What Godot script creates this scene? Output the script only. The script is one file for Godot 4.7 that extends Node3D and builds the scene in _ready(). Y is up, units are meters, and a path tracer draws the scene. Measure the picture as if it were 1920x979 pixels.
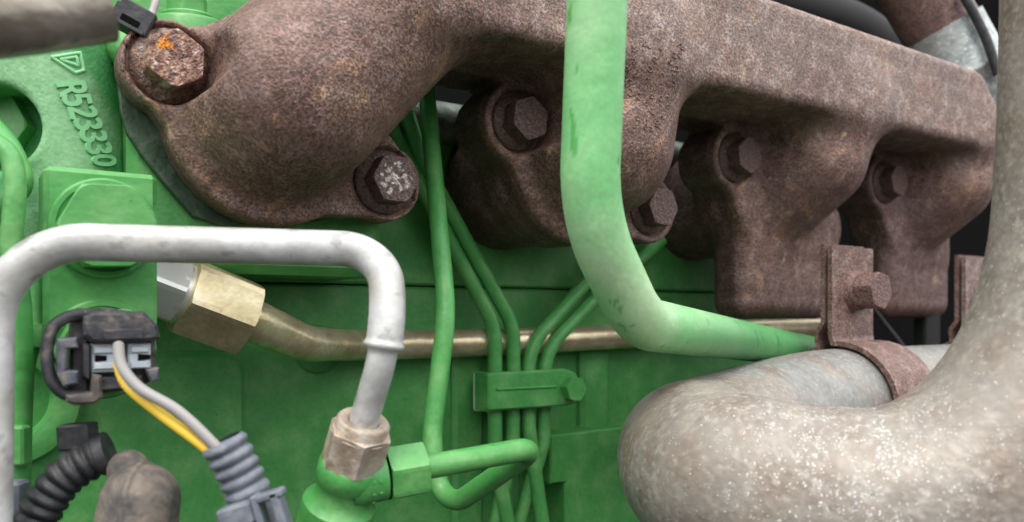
extends Node3D
# Close-up of the side of a tractor engine. All measures below are millimetres in the camera's axes
# (x right, y up from eye height, z towards the viewer); commit() turns them into metres.
const EYE := Vector3(0, 1.2, 0)
const F := 1500.0
const TH := 0.6021                      # the engine's long side runs to the right and away
var A := Vector3(cos(TH), 0, -sin(TH))  # along the engine
var N := Vector3(sin(TH), 0, cos(TH))   # out of its side
var O := Vector3(-73.9, 0, -253)
var used := {}
var M := {}
var org := Transform3D()
var fn := FastNoiseLite.new()

# ---------------------------------------------------------------- places
func E(s: float, y: float, w: float) -> Vector3:
	return O + A * s + Vector3(0, y, 0) + N * w
func PD(u: float, v: float, d: float) -> Vector3:
	return Vector3((u - 960) / F * d, (587 - v) / F * d, -d)
func PW(u: float, v: float, w: float) -> Vector3:
	var r := Vector3((u - 960) / F, (587 - v) / F, -1)
	return r * ((O.dot(N) + w) / r.dot(N))
func toE(p: Vector3) -> Vector3:
	return Vector3((p - O).dot(A), p.y, (p - O).dot(N))
func ebasis() -> Basis:
	return Basis(A, Vector3.UP, N)
func look_basis(axis: Vector3, up := Vector3.UP) -> Basis:  # z along axis
	var z := axis.normalized()
	var x := up.cross(z).normalized()
	if x.length() < 0.5: x = Vector3.RIGHT
	return Basis(x, z.cross(x), z)

# ---------------------------------------------------------------- things and parts
func numbered(called: String) -> String:
	if not used.has(called):
		used[called] = 0
		return called
	used[called] += 1
	return "%s_%03d" % [called, used[called]]
func thing(called: String, label: String, category: String, p0: Vector3, b := Basis(), group := "") -> Node3D:
	var o := Node3D.new()
	o.name = numbered(called)
	add_child(o)
	o.transform = Transform3D(b, EYE + p0 * 0.001)
	org = Transform3D(b, p0)
	o.set_meta("label", label)
	o.set_meta("category", category)
	if group: o.set_meta("group", group)
	return o
func put(called: String, arrays: Array, mat: Material, parent: Node3D, root: Node3D) -> MeshInstance3D:
	var inv := Transform3D(root.transform.basis, (root.transform.origin - EYE) * 1000.0).affine_inverse()
	var x := Transform3D(Basis.from_scale(Vector3.ONE * 0.001)) * inv
	arrays[Mesh.ARRAY_VERTEX] = x * (arrays[Mesh.ARRAY_VERTEX] as PackedVector3Array)
	if arrays[Mesh.ARRAY_NORMAL] != null:
		arrays[Mesh.ARRAY_NORMAL] = Transform3D(inv.basis) * (arrays[Mesh.ARRAY_NORMAL] as PackedVector3Array)
	var m := ArrayMesh.new()
	m.add_surface_from_arrays(Mesh.PRIMITIVE_TRIANGLES, arrays)
	m.surface_set_material(0, mat)
	var o := MeshInstance3D.new()
	o.name = called
	o.mesh = m
	parent.add_child(o, true)
	return o

class Shape:
	var st := SurfaceTool.new()
	var grp := 10
	var col := Color.WHITE
	var paint = null
	func _init() -> void:
		st.begin(Mesh.PRIMITIVE_TRIANGLES)
	func vert(p: Vector3, g: int) -> void:
		st.set_smooth_group(g)
		st.set_color(paint.call(p) if paint != null else col)
		st.add_vertex(p)
	func tri(a: Vector3, b: Vector3, c: Vector3, g := -1) -> void:   # counter-clockwise seen from outside
		vert(a, g); vert(c, g); vert(b, g)
	func quad(a: Vector3, b: Vector3, c: Vector3, d: Vector3, g := -1) -> void:
		tri(a, b, c, g); tri(a, c, d, g)
	func arrays() -> Array:
		st.generate_normals()
		return st.commit_to_arrays()

	func tube(path: PackedVector3Array, rad: Variant, seg := 24, caps := true) -> void:
		var n := path.size()
		var up := Vector3.UP
		var prev: Array = []
		var len := 0.0
		var total := 0.0
		for i in n - 1: total += path[i].distance_to(path[i + 1])
		grp += 1
		var g := grp
		for i in n:
			var t := (path[mini(i + 1, n - 1)] - path[maxi(i - 1, 0)]).normalized()
			if i == 0:
				up = Vector3.UP if absf(t.y) < 0.9 else Vector3.BACK
			else: len += path[i].distance_to(path[i - 1])
			up = (up - t * up.dot(t)).normalized()
			var side := t.cross(up)
			var r: float = rad.call(len, total) if rad is Callable else rad
			var ring := []
			for k in seg:
				var a := TAU * k / seg
				ring.append(path[i] + (up * cos(a) + side * sin(a)) * r)
			if i > 0:
				for k in seg:
					var k2 := (k + 1) % seg
					quad(prev[k], ring[k], ring[k2], prev[k2], g)
			if caps and (i == 0 or i == n - 1):
				for k in seg:
					var k2 := (k + 1) % seg
					if i == 0: tri(path[i], ring[k], ring[k2])
					else: tri(path[i], ring[k2], ring[k])
			prev = ring

	func lathe(prof: Array, at: Vector3, b: Basis, seg := 32) -> void:   # prof: Vector2(radius, height along z)
		var prev: Array = []
		grp += 1
		for i in prof.size():
			var ring := []
			for k in seg:
				var a := TAU * k / seg
				ring.append(at + b.x * cos(a) * prof[i].x + b.y * sin(a) * prof[i].x + b.z * prof[i].y)
			if i > 0:
				if i > 1:
					var d0: Vector2 = (prof[i - 1] - prof[i - 2]).normalized()
					var d1: Vector2 = (prof[i] - prof[i - 1]).normalized()
					if d0.dot(d1) < 0.75: grp += 1
				for k in seg:
					var k2 := (k + 1) % seg
					if prof[i].x < 0.001: tri(prev[k], prev[k2], ring[k], grp)
					elif prof[i - 1].x < 0.001: tri(prev[k], ring[k2], ring[k], grp)
					else: quad(prev[k], prev[k2], ring[k2], ring[k], grp)
			prev = ring

	func hexagon(at: Vector3, b: Basis, af: float, h: float, rings := 1, both := false, hole := 0.0) -> void:
		# a hexagonal head on the plane z = 0, its top turned down to a chamfer as on a real bolt
		var per := 8
		var rc := af / 2 * 1.065
		var low := []; var high := []; var top := []; var foot := []
		for k in 6 * per:
			var a := TAU * k / (6 * per)
			var d := fposmod(a + PI / 6, PI / 3) - PI / 6
			var r := af / 2 / cos(d)
			r = minf(r, af / 2 * 1.135)
			var dir := b.x * cos(a) + b.y * sin(a)
			var drop := maxf(0.0, r - rc) * 0.6
			low.append(at + dir * r + b.z * (drop if both else 0.0))
			foot.append(at + dir * rc * 0.93)
			high.append(at + dir * r + b.z * (h - drop))
			top.append(at + dir * minf(rc, r - af * 0.012) + b.z * (h + af * 0.006))
		var n := 6 * per
		for k in n:
			var k2 := (k + 1) % n
			quad(low[k], low[k2], high[k2], high[k])
			quad(high[k], high[k2], top[k2], top[k], 900)
			if both: quad(foot[k], foot[k2], low[k2], low[k], 901)
			var c := at + b.z * h
			for j in rings:
				var f0 := 1.0 - float(j) / rings
				var f1 := 1.0 - float(j + 1) / rings
				if hole > 0.0:
					f0 = 1.0; f1 = hole
				var p0: Vector3 = c.lerp(top[k], f0); var p1: Vector3 = c.lerp(top[k2], f0)
				var q0: Vector3 = c.lerp(top[k], f1); var q1: Vector3 = c.lerp(top[k2], f1)
				if f1 <= 0.0: tri(p0, p1, c, 902)
				else: quad(p0, p1, q1, q0, 902)

	func box(c: Vector3, b: Basis, h: Vector3, v := 0.6) -> void:   # half sizes h, chamfer v
		v = minf(v, minf(h.x, minf(h.y, h.z)) * 0.9)
		var P := func(sx: int, sy: int, sz: int, ax: int) -> Vector3:
			var q := Vector3(sx * (h.x - v), sy * (h.y - v), sz * (h.z - v))
			q[ax] = [sx, sy, sz][ax] * h[ax]
			return c + b * q
		for s in [-1, 1]:
			for ax in 3:
				var i := (ax + 1) % 3; var j := (ax + 2) % 3
				var cs := []
				for e in [[-1, -1], [1, -1], [1, 1], [-1, 1]]:
					var w := [0, 0, 0]; w[ax] = s; w[i] = e[0]; w[j] = e[1]
					cs.append(P.call(w[0], w[1], w[2], ax))
				if s > 0: quad(cs[0], cs[1], cs[2], cs[3])
				else: quad(cs[3], cs[2], cs[1], cs[0])
				for s2 in [-1, 1]:      # chamfer between face (ax, s) and face (i, s2)
					var q := []
					for e in [[-1, ax], [1, ax], [1, i], [-1, i]]:
						var w := [0, 0, 0]; w[ax] = s; w[i] = s2; w[j] = e[0]
						q.append(P.call(w[0], w[1], w[2], e[1]))
					if s * s2 > 0: quad(q[3], q[2], q[1], q[0])
					else: quad(q[0], q[1], q[2], q[3])
		for sx in [-1, 1]:
			for sy in [-1, 1]:
				for sz in [-1, 1]:
					var a: Vector3 = P.call(sx, sy, sz, 0); var d: Vector3 = P.call(sx, sy, sz, 1); var e: Vector3 = P.call(sx, sy, sz, 2)
					if sx * sy * sz > 0: tri(a, d, e)
					else: tri(a, e, d)

	func prism(poly: PackedVector2Array, x: Transform3D, z0: float, z1: float, v := 0.6, soft := false) -> void:
		# polygon in x's own plane from z0 up to z1, the upper edge chamfered by v
		if not Geometry2D.is_polygon_clockwise(poly): pass
		else: poly.reverse()
		var n := poly.size()
		var ins := PackedVector2Array()
		for i in n:
			var e0 := (poly[i] - poly[(i + n - 1) % n]).normalized()
			var e1 := (poly[(i + 1) % n] - poly[i]).normalized()
			var m := Vector2(-(e0.y + e1.y), e0.x + e1.x).normalized()
			ins.append(poly[i] + m * v)
		var T := func(p: Vector2, z: float) -> Vector3: return x * Vector3(p.x, p.y, z)
		grp += 2
		for i in n:
			var k := (i + 1) % n
			quad(T.call(poly[i], z0), T.call(poly[k], z0), T.call(poly[k], z1 - v), T.call(poly[i], z1 - v), grp if soft else -1)
			quad(T.call(poly[i], z1 - v), T.call(poly[k], z1 - v), T.call(ins[k], z1), T.call(ins[i], z1), grp + 1 if soft else -1)
		var t := Geometry2D.triangulate_polygon(ins)
		for i in t.size() / 3:
			var a := ins[t[i * 3]]; var b := ins[t[i * 3 + 1]]; var c := ins[t[i * 3 + 2]]
			if (b - a).cross(c - a) < 0:
				var k := b; b = c; c = k
			tri(T.call(a, z1), T.call(b, z1), T.call(c, z1))
			tri(T.call(a, z0), T.call(c, z0), T.call(b, z0))

func obj(called: String, s: Shape, mat: Material, parent: Node3D, root: Node3D = null) -> MeshInstance3D:
	return put(called, s.arrays(), mat, parent, root if root else parent)

func bent(pts: Array, rad: Variant, step := 1.2) -> PackedVector3Array:   # straight runs joined by arcs
	var out := PackedVector3Array([pts[0]])
	for i in range(1, pts.size() - 1):
		var p: Vector3 = pts[i]
		var d0: Vector3 = (pts[i - 1] - p).normalized()
		var d1: Vector3 = (pts[i + 1] - p).normalized()
		var half := acos(clampf(d0.dot(d1), -1, 1)) / 2
		var r: float = rad[i - 1] if rad is Array else rad
		var cut := minf(r / tan(half), minf(p.distance_to(pts[i - 1]), p.distance_to(pts[i + 1])) * 0.49)
		if half > 1.55:
			out.append(p); continue
		r = cut * tan(half)
		var mid := (d0 + d1).normalized()
		var c := p + mid * (r / sin(half))
		var a := p + d0 * cut - c
		var b := p + d1 * cut - c
		var n := maxi(4, int(a.angle_to(b) * r / step))
		for k in n + 1: out.append(c + a.slerp(b, float(k) / n))
	out.append(pts[-1])
	# no long gaps, so that colours painted on the points stay even
	var fine := PackedVector3Array()
	for i in out.size() - 1:
		var n := maxi(1, int(out[i].distance_to(out[i + 1]) / (step * 2.0)))
		for k in n: fine.append(out[i].lerp(out[i + 1], float(k) / n))
	fine.append(out[-1])
	return fine
func curve(pts: Array, step := 1.0) -> PackedVector3Array:
	var c := Curve3D.new()
	c.bake_interval = step
	for i in pts.size():
		var t: Vector3 = (pts[mini(i + 1, pts.size() - 1)] - pts[maxi(i - 1, 0)]) / 6.0
		c.add_point(pts[i], -t, t)
	return c.get_baked_points()

# ---------------------------------------------------------------- cast shapes: a distance field meshed by surface nets
func cap3(p: Vector3, a: Vector3, b: Vector3, ra: float, rb: float) -> float:
	var ab := b - a
	var t := clampf((p - a).dot(ab) / ab.length_squared(), 0, 1)
	return p.distance_to(a + ab * t) - lerpf(ra, rb, t)
func cap2(p: Vector2, a: Vector2, b: Vector2, ra: float, rb: float) -> float:
	var ab := b - a
	var t := clampf((p - a).dot(ab) / ab.length_squared(), 0, 1)
	return p.distance_to(a + ab * t) - lerpf(ra, rb, t)
func rbox(p: Vector3, c: Vector3, h: Vector3, r: float) -> float:
	var q := (p - c).abs() - h + Vector3(r, r, r)
	return q.max(Vector3.ZERO).length() + minf(maxf(q.x, maxf(q.y, q.z)), 0) - r
func slab(d2: float, z: float, z0: float, z1: float, r := 2.0) -> float:   # a plane figure given thickness, edges rounded
	var q := Vector2(d2 + r, absf(z - (z0 + z1) / 2) - (z1 - z0) / 2 + r)
	return q.max(Vector2.ZERO).length() + minf(maxf(q.x, q.y), 0) - r
func smin(a: float, b: float, k: float) -> float:
	var h := maxf(k - absf(a - b), 0) / k
	return minf(a, b) - h * h * k * 0.25
func smax(a: float, b: float, k: float) -> float:
	return -smin(-a, -b, k)

func nets(sdf: Callable, lo: Vector3, hi: Vector3, cell: float, paint = null) -> Array:
	var nb := Vector3i(((hi - lo) / (cell * 6)).ceil())
	var nx := nb.x * 6 + 1; var ny := nb.y * 6 + 1; var nz := nb.z * 6 + 1
	var val := PackedFloat32Array(); val.resize(nx * ny * nz); val.fill(1e9)
	var vid := PackedInt32Array(); vid.resize(nx * ny * nz); vid.fill(-1)
	var verts := PackedVector3Array()
	var cells := PackedInt32Array()
	var sx := 1; var sy := nx; var sz := nx * ny
	var live := []
	for bz in nb.z:
		for by in nb.y:
			for bx in nb.x:
				var c := lo + (Vector3(bx, by, bz) * 6.0 + Vector3(3, 3, 3)) * cell
				if absf(sdf.call(c)) > cell * 6.6: continue
				live.append(Vector3i(bx, by, bz) * 6)
	for q in live:
		for z in 7:
			for y in 7:
				var row: int = q.x + (q.y + y) * sy + (q.z + z) * sz
				for x in 7:
					if val[row + x] > 9e8:
						val[row + x] = sdf.call(lo + Vector3(q.x + x, q.y + y, q.z + z) * cell)
	var off := [0, sx, sy, sx + sy, sz, sx + sz, sy + sz, sx + sy + sz]
	var pos := [Vector3(0, 0, 0), Vector3(1, 0, 0), Vector3(0, 1, 0), Vector3(1, 1, 0), Vector3(0, 0, 1), Vector3(1, 0, 1), Vector3(0, 1, 1), Vector3(1, 1, 1)]
	var edges := [[0, 1], [2, 3], [4, 5], [6, 7], [0, 2], [1, 3], [4, 6], [5, 7], [0, 4], [1, 5], [2, 6], [3, 7]]
	for q in live:
		for z in 6:
			for y in 6:
				for x in 6:
					var i: int = q.x + x + (q.y + y) * sy + (q.z + z) * sz
					var v0 := val[i]
					if absf(v0) > cell * 2.2: continue
					var neg := 0
					for k in 8:
						if val[i + off[k]] < 0: neg += 1
					if neg == 0 or neg == 8: continue
					var sum := Vector3.ZERO
					var n := 0
					for e in edges:
						var a := val[i + off[e[0]]]; var b := val[i + off[e[1]]]
						if (a < 0) != (b < 0):
							sum += (pos[e[0]] as Vector3).lerp(pos[e[1]], a / (a - b))
							n += 1
					vid[i] = verts.size()
					cells.append(i)
					verts.append(lo + (Vector3(q.x + x, q.y + y, q.z + z) + sum / n) * cell)
	var idx := PackedInt32Array()
	var dirs := [[sx, sy, sz], [sy, sz, sx], [sz, sx, sy]]
	for i in cells:
		for d in dirs:
			var a := val[i]; var b := val[i + d[0]]
			if (a < 0) == (b < 0): continue
			if i - d[1] - d[2] < 0: continue
			var q0 := vid[i]; var q1 := vid[i - d[1]]; var q2 := vid[i - d[1] - d[2]]; var q3 := vid[i - d[2]]
			if q1 < 0 or q2 < 0 or q3 < 0: continue
			if a < 0: idx.append_array(PackedInt32Array([q0, q2, q1, q0, q3, q2]))
			else: idx.append_array(PackedInt32Array([q0, q1, q2, q0, q2, q3]))
	var nor := PackedVector3Array(); nor.resize(verts.size())
	for t in idx.size() / 3:
		var a := idx[t * 3]; var b := idx[t * 3 + 1]; var c := idx[t * 3 + 2]
		var nn := (verts[c] - verts[a]).cross(verts[b] - verts[a])
		nor[a] += nn; nor[b] += nn; nor[c] += nn
	for i in verts.size():
		verts[i] -= nor[i].normalized() * clampf(sdf.call(verts[i]) * 0.9, -cell * 0.5, cell * 0.5)
	nor.fill(Vector3.ZERO)
	for t in idx.size() / 3:
		var a := idx[t * 3]; var b := idx[t * 3 + 1]; var c := idx[t * 3 + 2]
		var nn := (verts[c] - verts[a]).cross(verts[b] - verts[a])
		nor[a] += nn; nor[b] += nn; nor[c] += nn
	var cols := PackedColorArray()
	cols.resize(verts.size())
	for i in verts.size():
		nor[i] = nor[i].normalized()
		cols[i] = paint.call(verts[i], nor[i]) if paint != null else Color.WHITE
	var arr := []
	arr.resize(Mesh.ARRAY_MAX)
	arr[Mesh.ARRAY_VERTEX] = verts; arr[Mesh.ARRAY_NORMAL] = nor; arr[Mesh.ARRAY_COLOR] = cols; arr[Mesh.ARRAY_INDEX] = idx
	return arr

# ---------------------------------------------------------------- materials
func noise_bytes(size: int, freq: float, seed_: int, oct := 3, kind := FastNoiseLite.TYPE_SIMPLEX_SMOOTH) -> PackedByteArray:
	var n := FastNoiseLite.new()
	n.seed = seed_; n.frequency = freq; n.noise_type = kind; n.fractal_octaves = oct
	if kind == FastNoiseLite.TYPE_CELLULAR:
		n.cellular_return_type = FastNoiseLite.RETURN_DISTANCE
		n.fractal_type = FastNoiseLite.FRACTAL_NONE
	var im := n.get_seamless_image(size, size)
	im.convert(Image.FORMAT_L8)
	return im.get_data()
func tex(size: int, data: PackedByteArray, grey := false) -> ImageTexture:
	var im := Image.create_from_data(size, size, false, Image.FORMAT_L8 if grey else Image.FORMAT_RGB8, data)
	im.generate_mipmaps()
	return ImageTexture.create_from_image(im)
func ramp(stops: Array) -> Array:   # 256 colours from [position, Color] stops
	var g := Gradient.new()
	g.offsets = PackedFloat32Array(stops.map(func(s): return s[0]))
	g.colors = PackedColorArray(stops.map(func(s): return s[1]))
	var out := []
	for i in 256: out.append(g.sample(i / 255.0))
	return out
func grain_tex(size: int, stops: Array, coarse: PackedByteArray, fine: PackedByteArray, amount: float, spot: PackedByteArray, cut: int, spot_color: Color, spot_soft := 14.0) -> ImageTexture:
	var r := ramp(stops)
	var d := PackedByteArray(); d.resize(size * size * 3)
	for i in size * size:
		var c: Color = r[coarse[i]]
		var m := 1.0 + (fine[i] / 127.5 - 1.0) * amount
		var k := clampf((spot[i] - cut) / spot_soft, 0, 1)
		d[i * 3] = clampi(int(lerpf(c.r * m, spot_color.r, k) * 255), 0, 255)
		d[i * 3 + 1] = clampi(int(lerpf(c.g * m, spot_color.g, k) * 255), 0, 255)
		d[i * 3 + 2] = clampi(int(lerpf(c.b * m, spot_color.b, k) * 255), 0, 255)
	return tex(size, d)
func mat(called: String, color: Color, rough: float, metal := 0.0, albedo: Texture2D = null, height: Texture2D = null, relief := 0.0, scale_ := 12.0, rough_tex: Texture2D = null) -> StandardMaterial3D:
	var m := StandardMaterial3D.new()
	m.resource_name = called
	m.albedo_color = color
	m.roughness = rough
	m.metallic = metal
	m.vertex_color_use_as_albedo = true
	m.albedo_texture = albedo
	m.uv1_triplanar = true
	m.uv1_triplanar_sharpness = 4.0
	m.uv1_scale = Vector3.ONE * scale_
	if rough_tex: m.roughness_texture = rough_tex
	if height:
		m.heightmap_enabled = true
		m.heightmap_texture = height
		m.heightmap_scale = relief
	return m
func S(r: int, g: int, b: int) -> Color: return Color(r / 255.0, g / 255.0, b / 255.0)
func materials() -> void:
	var Z := 512
	var blotch := noise_bytes(Z, 0.012, 1, 4)
	var blotch2 := noise_bytes(Z, 0.02, 9, 4)
	var fine := noise_bytes(Z, 0.2, 2, 3, FastNoiseLite.TYPE_VALUE)
	var mid := noise_bytes(Z, 0.05, 3, 3)
	var speck := noise_bytes(Z, 0.075, 4, 2)
	var fleck := noise_bytes(Z, 0.11, 15, 2)
	var flake := noise_bytes(Z, 0.055, 5, 3)
	var cellb := noise_bytes(Z, 0.06, 6, 1, FastNoiseLite.TYPE_CELLULAR)
	var hgt := PackedByteArray(); hgt.resize(Z * Z)
	for i in Z * Z: hgt[i] = clampi(int(fine[i] * 0.55 + mid[i] * 0.45), 0, 255)
	var grain := tex(Z, hgt, true)
	var midt := tex(Z, mid, true)
	var softt := tex(Z, blotch2, true)
	var rust := grain_tex(Z, [[0.15, S(134, 112, 103)], [0.45, S(148, 124, 114)], [0.62, S(158, 135, 126)], [0.85, S(168, 149, 143)]], blotch, fine, 0.52, speck, 228, S(184, 156, 130))
	M.rust = mat("cast_iron_rust", Color(1, 1, 1), 0.62, 0.15, rust, grain, 0.035, 18.0)
	var bolt := grain_tex(Z, [[0.2, S(186, 182, 180)], [0.5, S(214, 210, 208)], [0.8, S(232, 230, 228)]], mid, fine, 0.42, speck, 255, S(255, 255, 255), 30)
	M.bolt = mat("rusted_bolt", Color(1, 1, 1), 0.6, 0.2, bolt, grain, 0.06, 20.0)
	var green := grain_tex(Z, [[0.2, S(72, 147, 75)], [0.5, S(80, 153, 80)], [0.85, S(104, 164, 96)]], blotch, fine, 0.06, speck, 234, S(50, 96, 56))
	M.green = mat("green_paint", Color(1, 1, 1), 0.42, 0.0, green, softt, 0.03, 9.0)
	M.green_wall = mat("green_painted_casting", Color(0.93, 0.95, 0.93), 0.5, 0.0, green, grain, 0.02, 8.0)
	M.green_letter = mat("raised_green_letter", Color(0.24, 0.58, 0.28).linear_to_srgb(), 0.5)
	var gcast := grain_tex(Z, [[0.2, S(176, 200, 172)], [0.5, S(184, 206, 180)], [0.8, S(192, 212, 188)]], blotch2, fine, 0.1, speck, 240, S(120, 140, 116))
	M.green_cast = mat("green_casting", Color(1, 1, 1), 0.5, 0.0, gcast, grain, 0.016, 14.0)
	var dusty := grain_tex(Z, [[0.2, S(196, 216, 186)], [0.5, S(202, 220, 192)], [0.8, S(210, 224, 198)]], blotch, fine, 0.05, speck, 240, S(70, 130, 72))
	M.green_pale = mat("dusty_pale_green_paint", Color(1, 1, 1), 0.5, 0.0, dusty, softt, 0.02, 10.0)
	var white := grain_tex(Z, [[0.2, S(174, 173, 171)], [0.5, S(186, 186, 186)], [0.8, S(198, 198, 197)]], blotch, fine, 0.04, speck, 226, S(128, 124, 118))
	M.white = mat("silver_white_coating", Color(1, 1, 1), 0.38, 0.1, white, softt, 0.02, 12.0)
	var zinc := grain_tex(Z, [[0.2, S(190, 178, 152)], [0.5, S(210, 198, 168)], [0.8, S(224, 216, 196)]], blotch, fine, 0.09, speck, 226, S(110, 98, 78))
	M.zinc = mat("yellow_zinc_steel", Color(1, 1, 1), 0.3, 0.65, zinc, softt, 0.02, 12.0)
	var dusty_steel := grain_tex(Z, [[0.2, S(150, 134, 116)], [0.5, S(178, 162, 146)], [0.8, S(196, 186, 176)]], blotch2, fine, 0.1, speck, 222, S(120, 104, 88))
	M.nut = mat("dusty_steel", Color(1, 1, 1), 0.55, 0.3, dusty_steel, grain, 0.015, 14.0)
	var galv := grain_tex(Z, [[0.15, S(128, 136, 138)], [0.5, S(154, 160, 160)], [0.85, S(172, 176, 172)]], blotch2, fine, 0.07, flake, 176, S(206, 208, 206), 26)
	M.galv = mat("galvanised_steel", Color(1, 1, 1), 0.5, 0.35, galv, midt, 0.02, 10.0)
	var pale := grain_tex(Z, [[0.15, S(126, 116, 107)], [0.45, S(138, 131, 125)], [0.7, S(144, 139, 133)], [0.9, S(154, 144, 133)]], blotch, fine, 0.1, flake, 138, S(164, 158, 152), 70)
	M.elbow = mat("weathered_aluminised_steel", Color(1, 1, 1), 0.5, 0.15, pale, midt, 0.02, 10.0)
	var black := grain_tex(Z, [[0.2, S(34, 35, 38)], [0.5, S(44, 45, 49)], [0.8, S(62, 61, 62)]], blotch2, fine, 0.1, speck, 232, S(120, 110, 98))
	M.black = mat("black_plastic", Color(1, 1, 1), 0.5, 0.0, black, midt, 0.01, 14.0)
	M.sensor = mat("dusty_black_plastic", Color(1, 1, 1), 0.55, 0.0, grain_tex(Z, [[0.2, S(44, 45, 50)], [0.5, S(58, 58, 64)], [0.72, S(84, 80, 80)], [0.9, S(128, 116, 104)]], blotch2, fine, 0.12, speck, 222, S(140, 128, 114)), midt, 0.015, 16.0)
	M.sensor_grey = mat("dusty_grey_plastic", Color(1, 1, 1), 0.6, 0.0, grain_tex(Z, [[0.2, S(72, 74, 84)], [0.5, S(90, 92, 104)], [0.8, S(136, 126, 118)]], blotch2, fine, 0.12, speck, 222, S(150, 138, 124)), midt, 0.015, 16.0)
	M.slate = mat("grey_plastic", Color(2.6, 2.8, 3.1), 0.55, 0.0, black, midt, 0.01, 14.0)
	M.slate.albedo_color = S(255, 255, 255)
	var grey := grain_tex(Z, [[0.2, S(92, 98, 108)], [0.5, S(104, 110, 120)], [0.8, S(122, 126, 134)]], blotch2, fine, 0.06, speck, 236, S(150, 146, 138))
	M.grey = mat("grey_conduit_plastic", Color(1, 1, 1), 0.6, 0.0, grey, midt, 0.01, 14.0)
	var boot := grain_tex(Z, [[0.2, S(74, 71, 68)], [0.5, S(98, 92, 86)], [0.8, S(128, 114, 102)]], blotch2, fine, 0.16, speck, 226, S(160, 146, 128))
	M.boot = mat("dusty_rubber", Color(1, 1, 1), 0.75, 0.0, boot, grain, 0.02, 12.0)
	M.seal = mat("pale_blue_plastic", S(192, 202, 210), 0.45)
	M.flake = mat("white_deposit", Color(1, 1, 1), 0.7)
	M.silver = mat("bright_plated_steel", S(206, 206, 202), 0.3, 0.55)
	M.wire_grey = mat("grey_insulation", S(156, 152, 150), 0.45)
	M.wire_yellow = mat("yellow_insulation", S(246, 206, 70), 0.4)
	M.dark = mat("shade_black", S(22, 22, 23), 1.0)  # near-black put in for unlit depth of the bay and small openings
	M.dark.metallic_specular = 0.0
	M.bar = mat("brown_grey_metal", Color(1, 1, 1), 0.34, 0.4, grain_tex(Z, [[0.2, S(112, 104, 92)], [0.5, S(130, 121, 110)], [0.8, S(146, 138, 128)]], blotch, fine, 0.08, speck, 232, S(60, 50, 40)), midt, 0.02, 10.0)
	M.gasket = mat("gasket_steel", Color(1, 1, 1), 0.5, 0.1, grain_tex(Z, [[0.2, S(46, 66, 48)], [0.5, S(58, 80, 58)], [0.8, S(80, 96, 76)]], blotch2, fine, 0.12, speck, 214, S(40, 50, 42)), grain, 0.02, 12.0)
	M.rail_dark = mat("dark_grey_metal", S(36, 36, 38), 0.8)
	M.rail = mat("grey_green_metal", Color(1, 1, 1), 0.5, 0.2, grain_tex(Z, [[0.2, S(86, 98, 90)], [0.5, S(108, 118, 110)], [0.8, S(128, 134, 126)]], blotch2, fine, 0.12, speck, 226, S(60, 66, 60)), grain, 0.02, 12.0)

# ---------------------------------------------------------------- the exhaust manifold
func port(p: Vector3, k: int, base: float) -> float:   # p.x measured from the port's centre; base: the field of the log
	var f := Vector2(p.x, p.y)
	var d := base
	if k == 0:
		d = smin(d, minf(cap3(p, Vector3(-2, 62, -6), Vector3(2, 67, 11), 28, 28), cap3(p, Vector3(2, 67, 11), Vector3(36, 104, 13), 28, 27.5)), 12)
	elif k == 1:
		d = smin(d, minf(cap3(p, Vector3(-2, 60, -8), Vector3(0, 67, 9), 27, 29.5), cap3(p, Vector3(0, 67, 9), Vector3(7, 101, 14), 29.5, 26)), 14)
	else:
		d = smin(d, minf(cap3(p, Vector3(4, 56, -12), Vector3(11, 74, 12), 26, 24), cap3(p, Vector3(11, 74, 12), Vector3(18, 98, 15), 24, 24)), 14)
		d = smin(d, rbox(p, Vector3(10.5, 26, -11), Vector3(37.5, 29, 12), 9), 7)
	var lr := 13.5 if k == 0 else 15.0
	var lobe := minf(cap2(f, Vector2(-32, 73), Vector2(0, 61), lr, 33), cap2(f, Vector2(0, 61), Vector2(37.4, 45), 33, lr))
	d = smin(d, slab(lobe, p.z, -13 if k == 0 else -24, 0.0, 1.6), 6.5)
	if k == 1 or k == 2:
		d = smin(d, slab(f.distance_to(Vector2(-4, 58)) - 29, p.z, -58, -12, 3), 3)
	for c in [Vector2(-32, 73), Vector2(37.4, 45)]:
		if k > 1 and c.x > 0: continue
		var r := f.distance_to(c) - 11.9
		d = smax(d, -maxf(r, -2.6 - p.z), 0.8)
	return d
func manifold(p: Vector3) -> float:
	var d := smax(rbox(p, Vector3(206, 110.5, 4), Vector3(183, 21, 34), 4.0), cap2(Vector2(p.x, p.y), Vector2(40, 108), Vector2(360, 108), 27, 27), 6.0)
	var k := clampi(roundi(p.x / 125.0), 0, 3)
	var q := p - Vector3(125 * k, 0, 0)
	d = port(q, k, d)
	return d + fn.get_noise_3dv(p * 2.2) * 0.16

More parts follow.
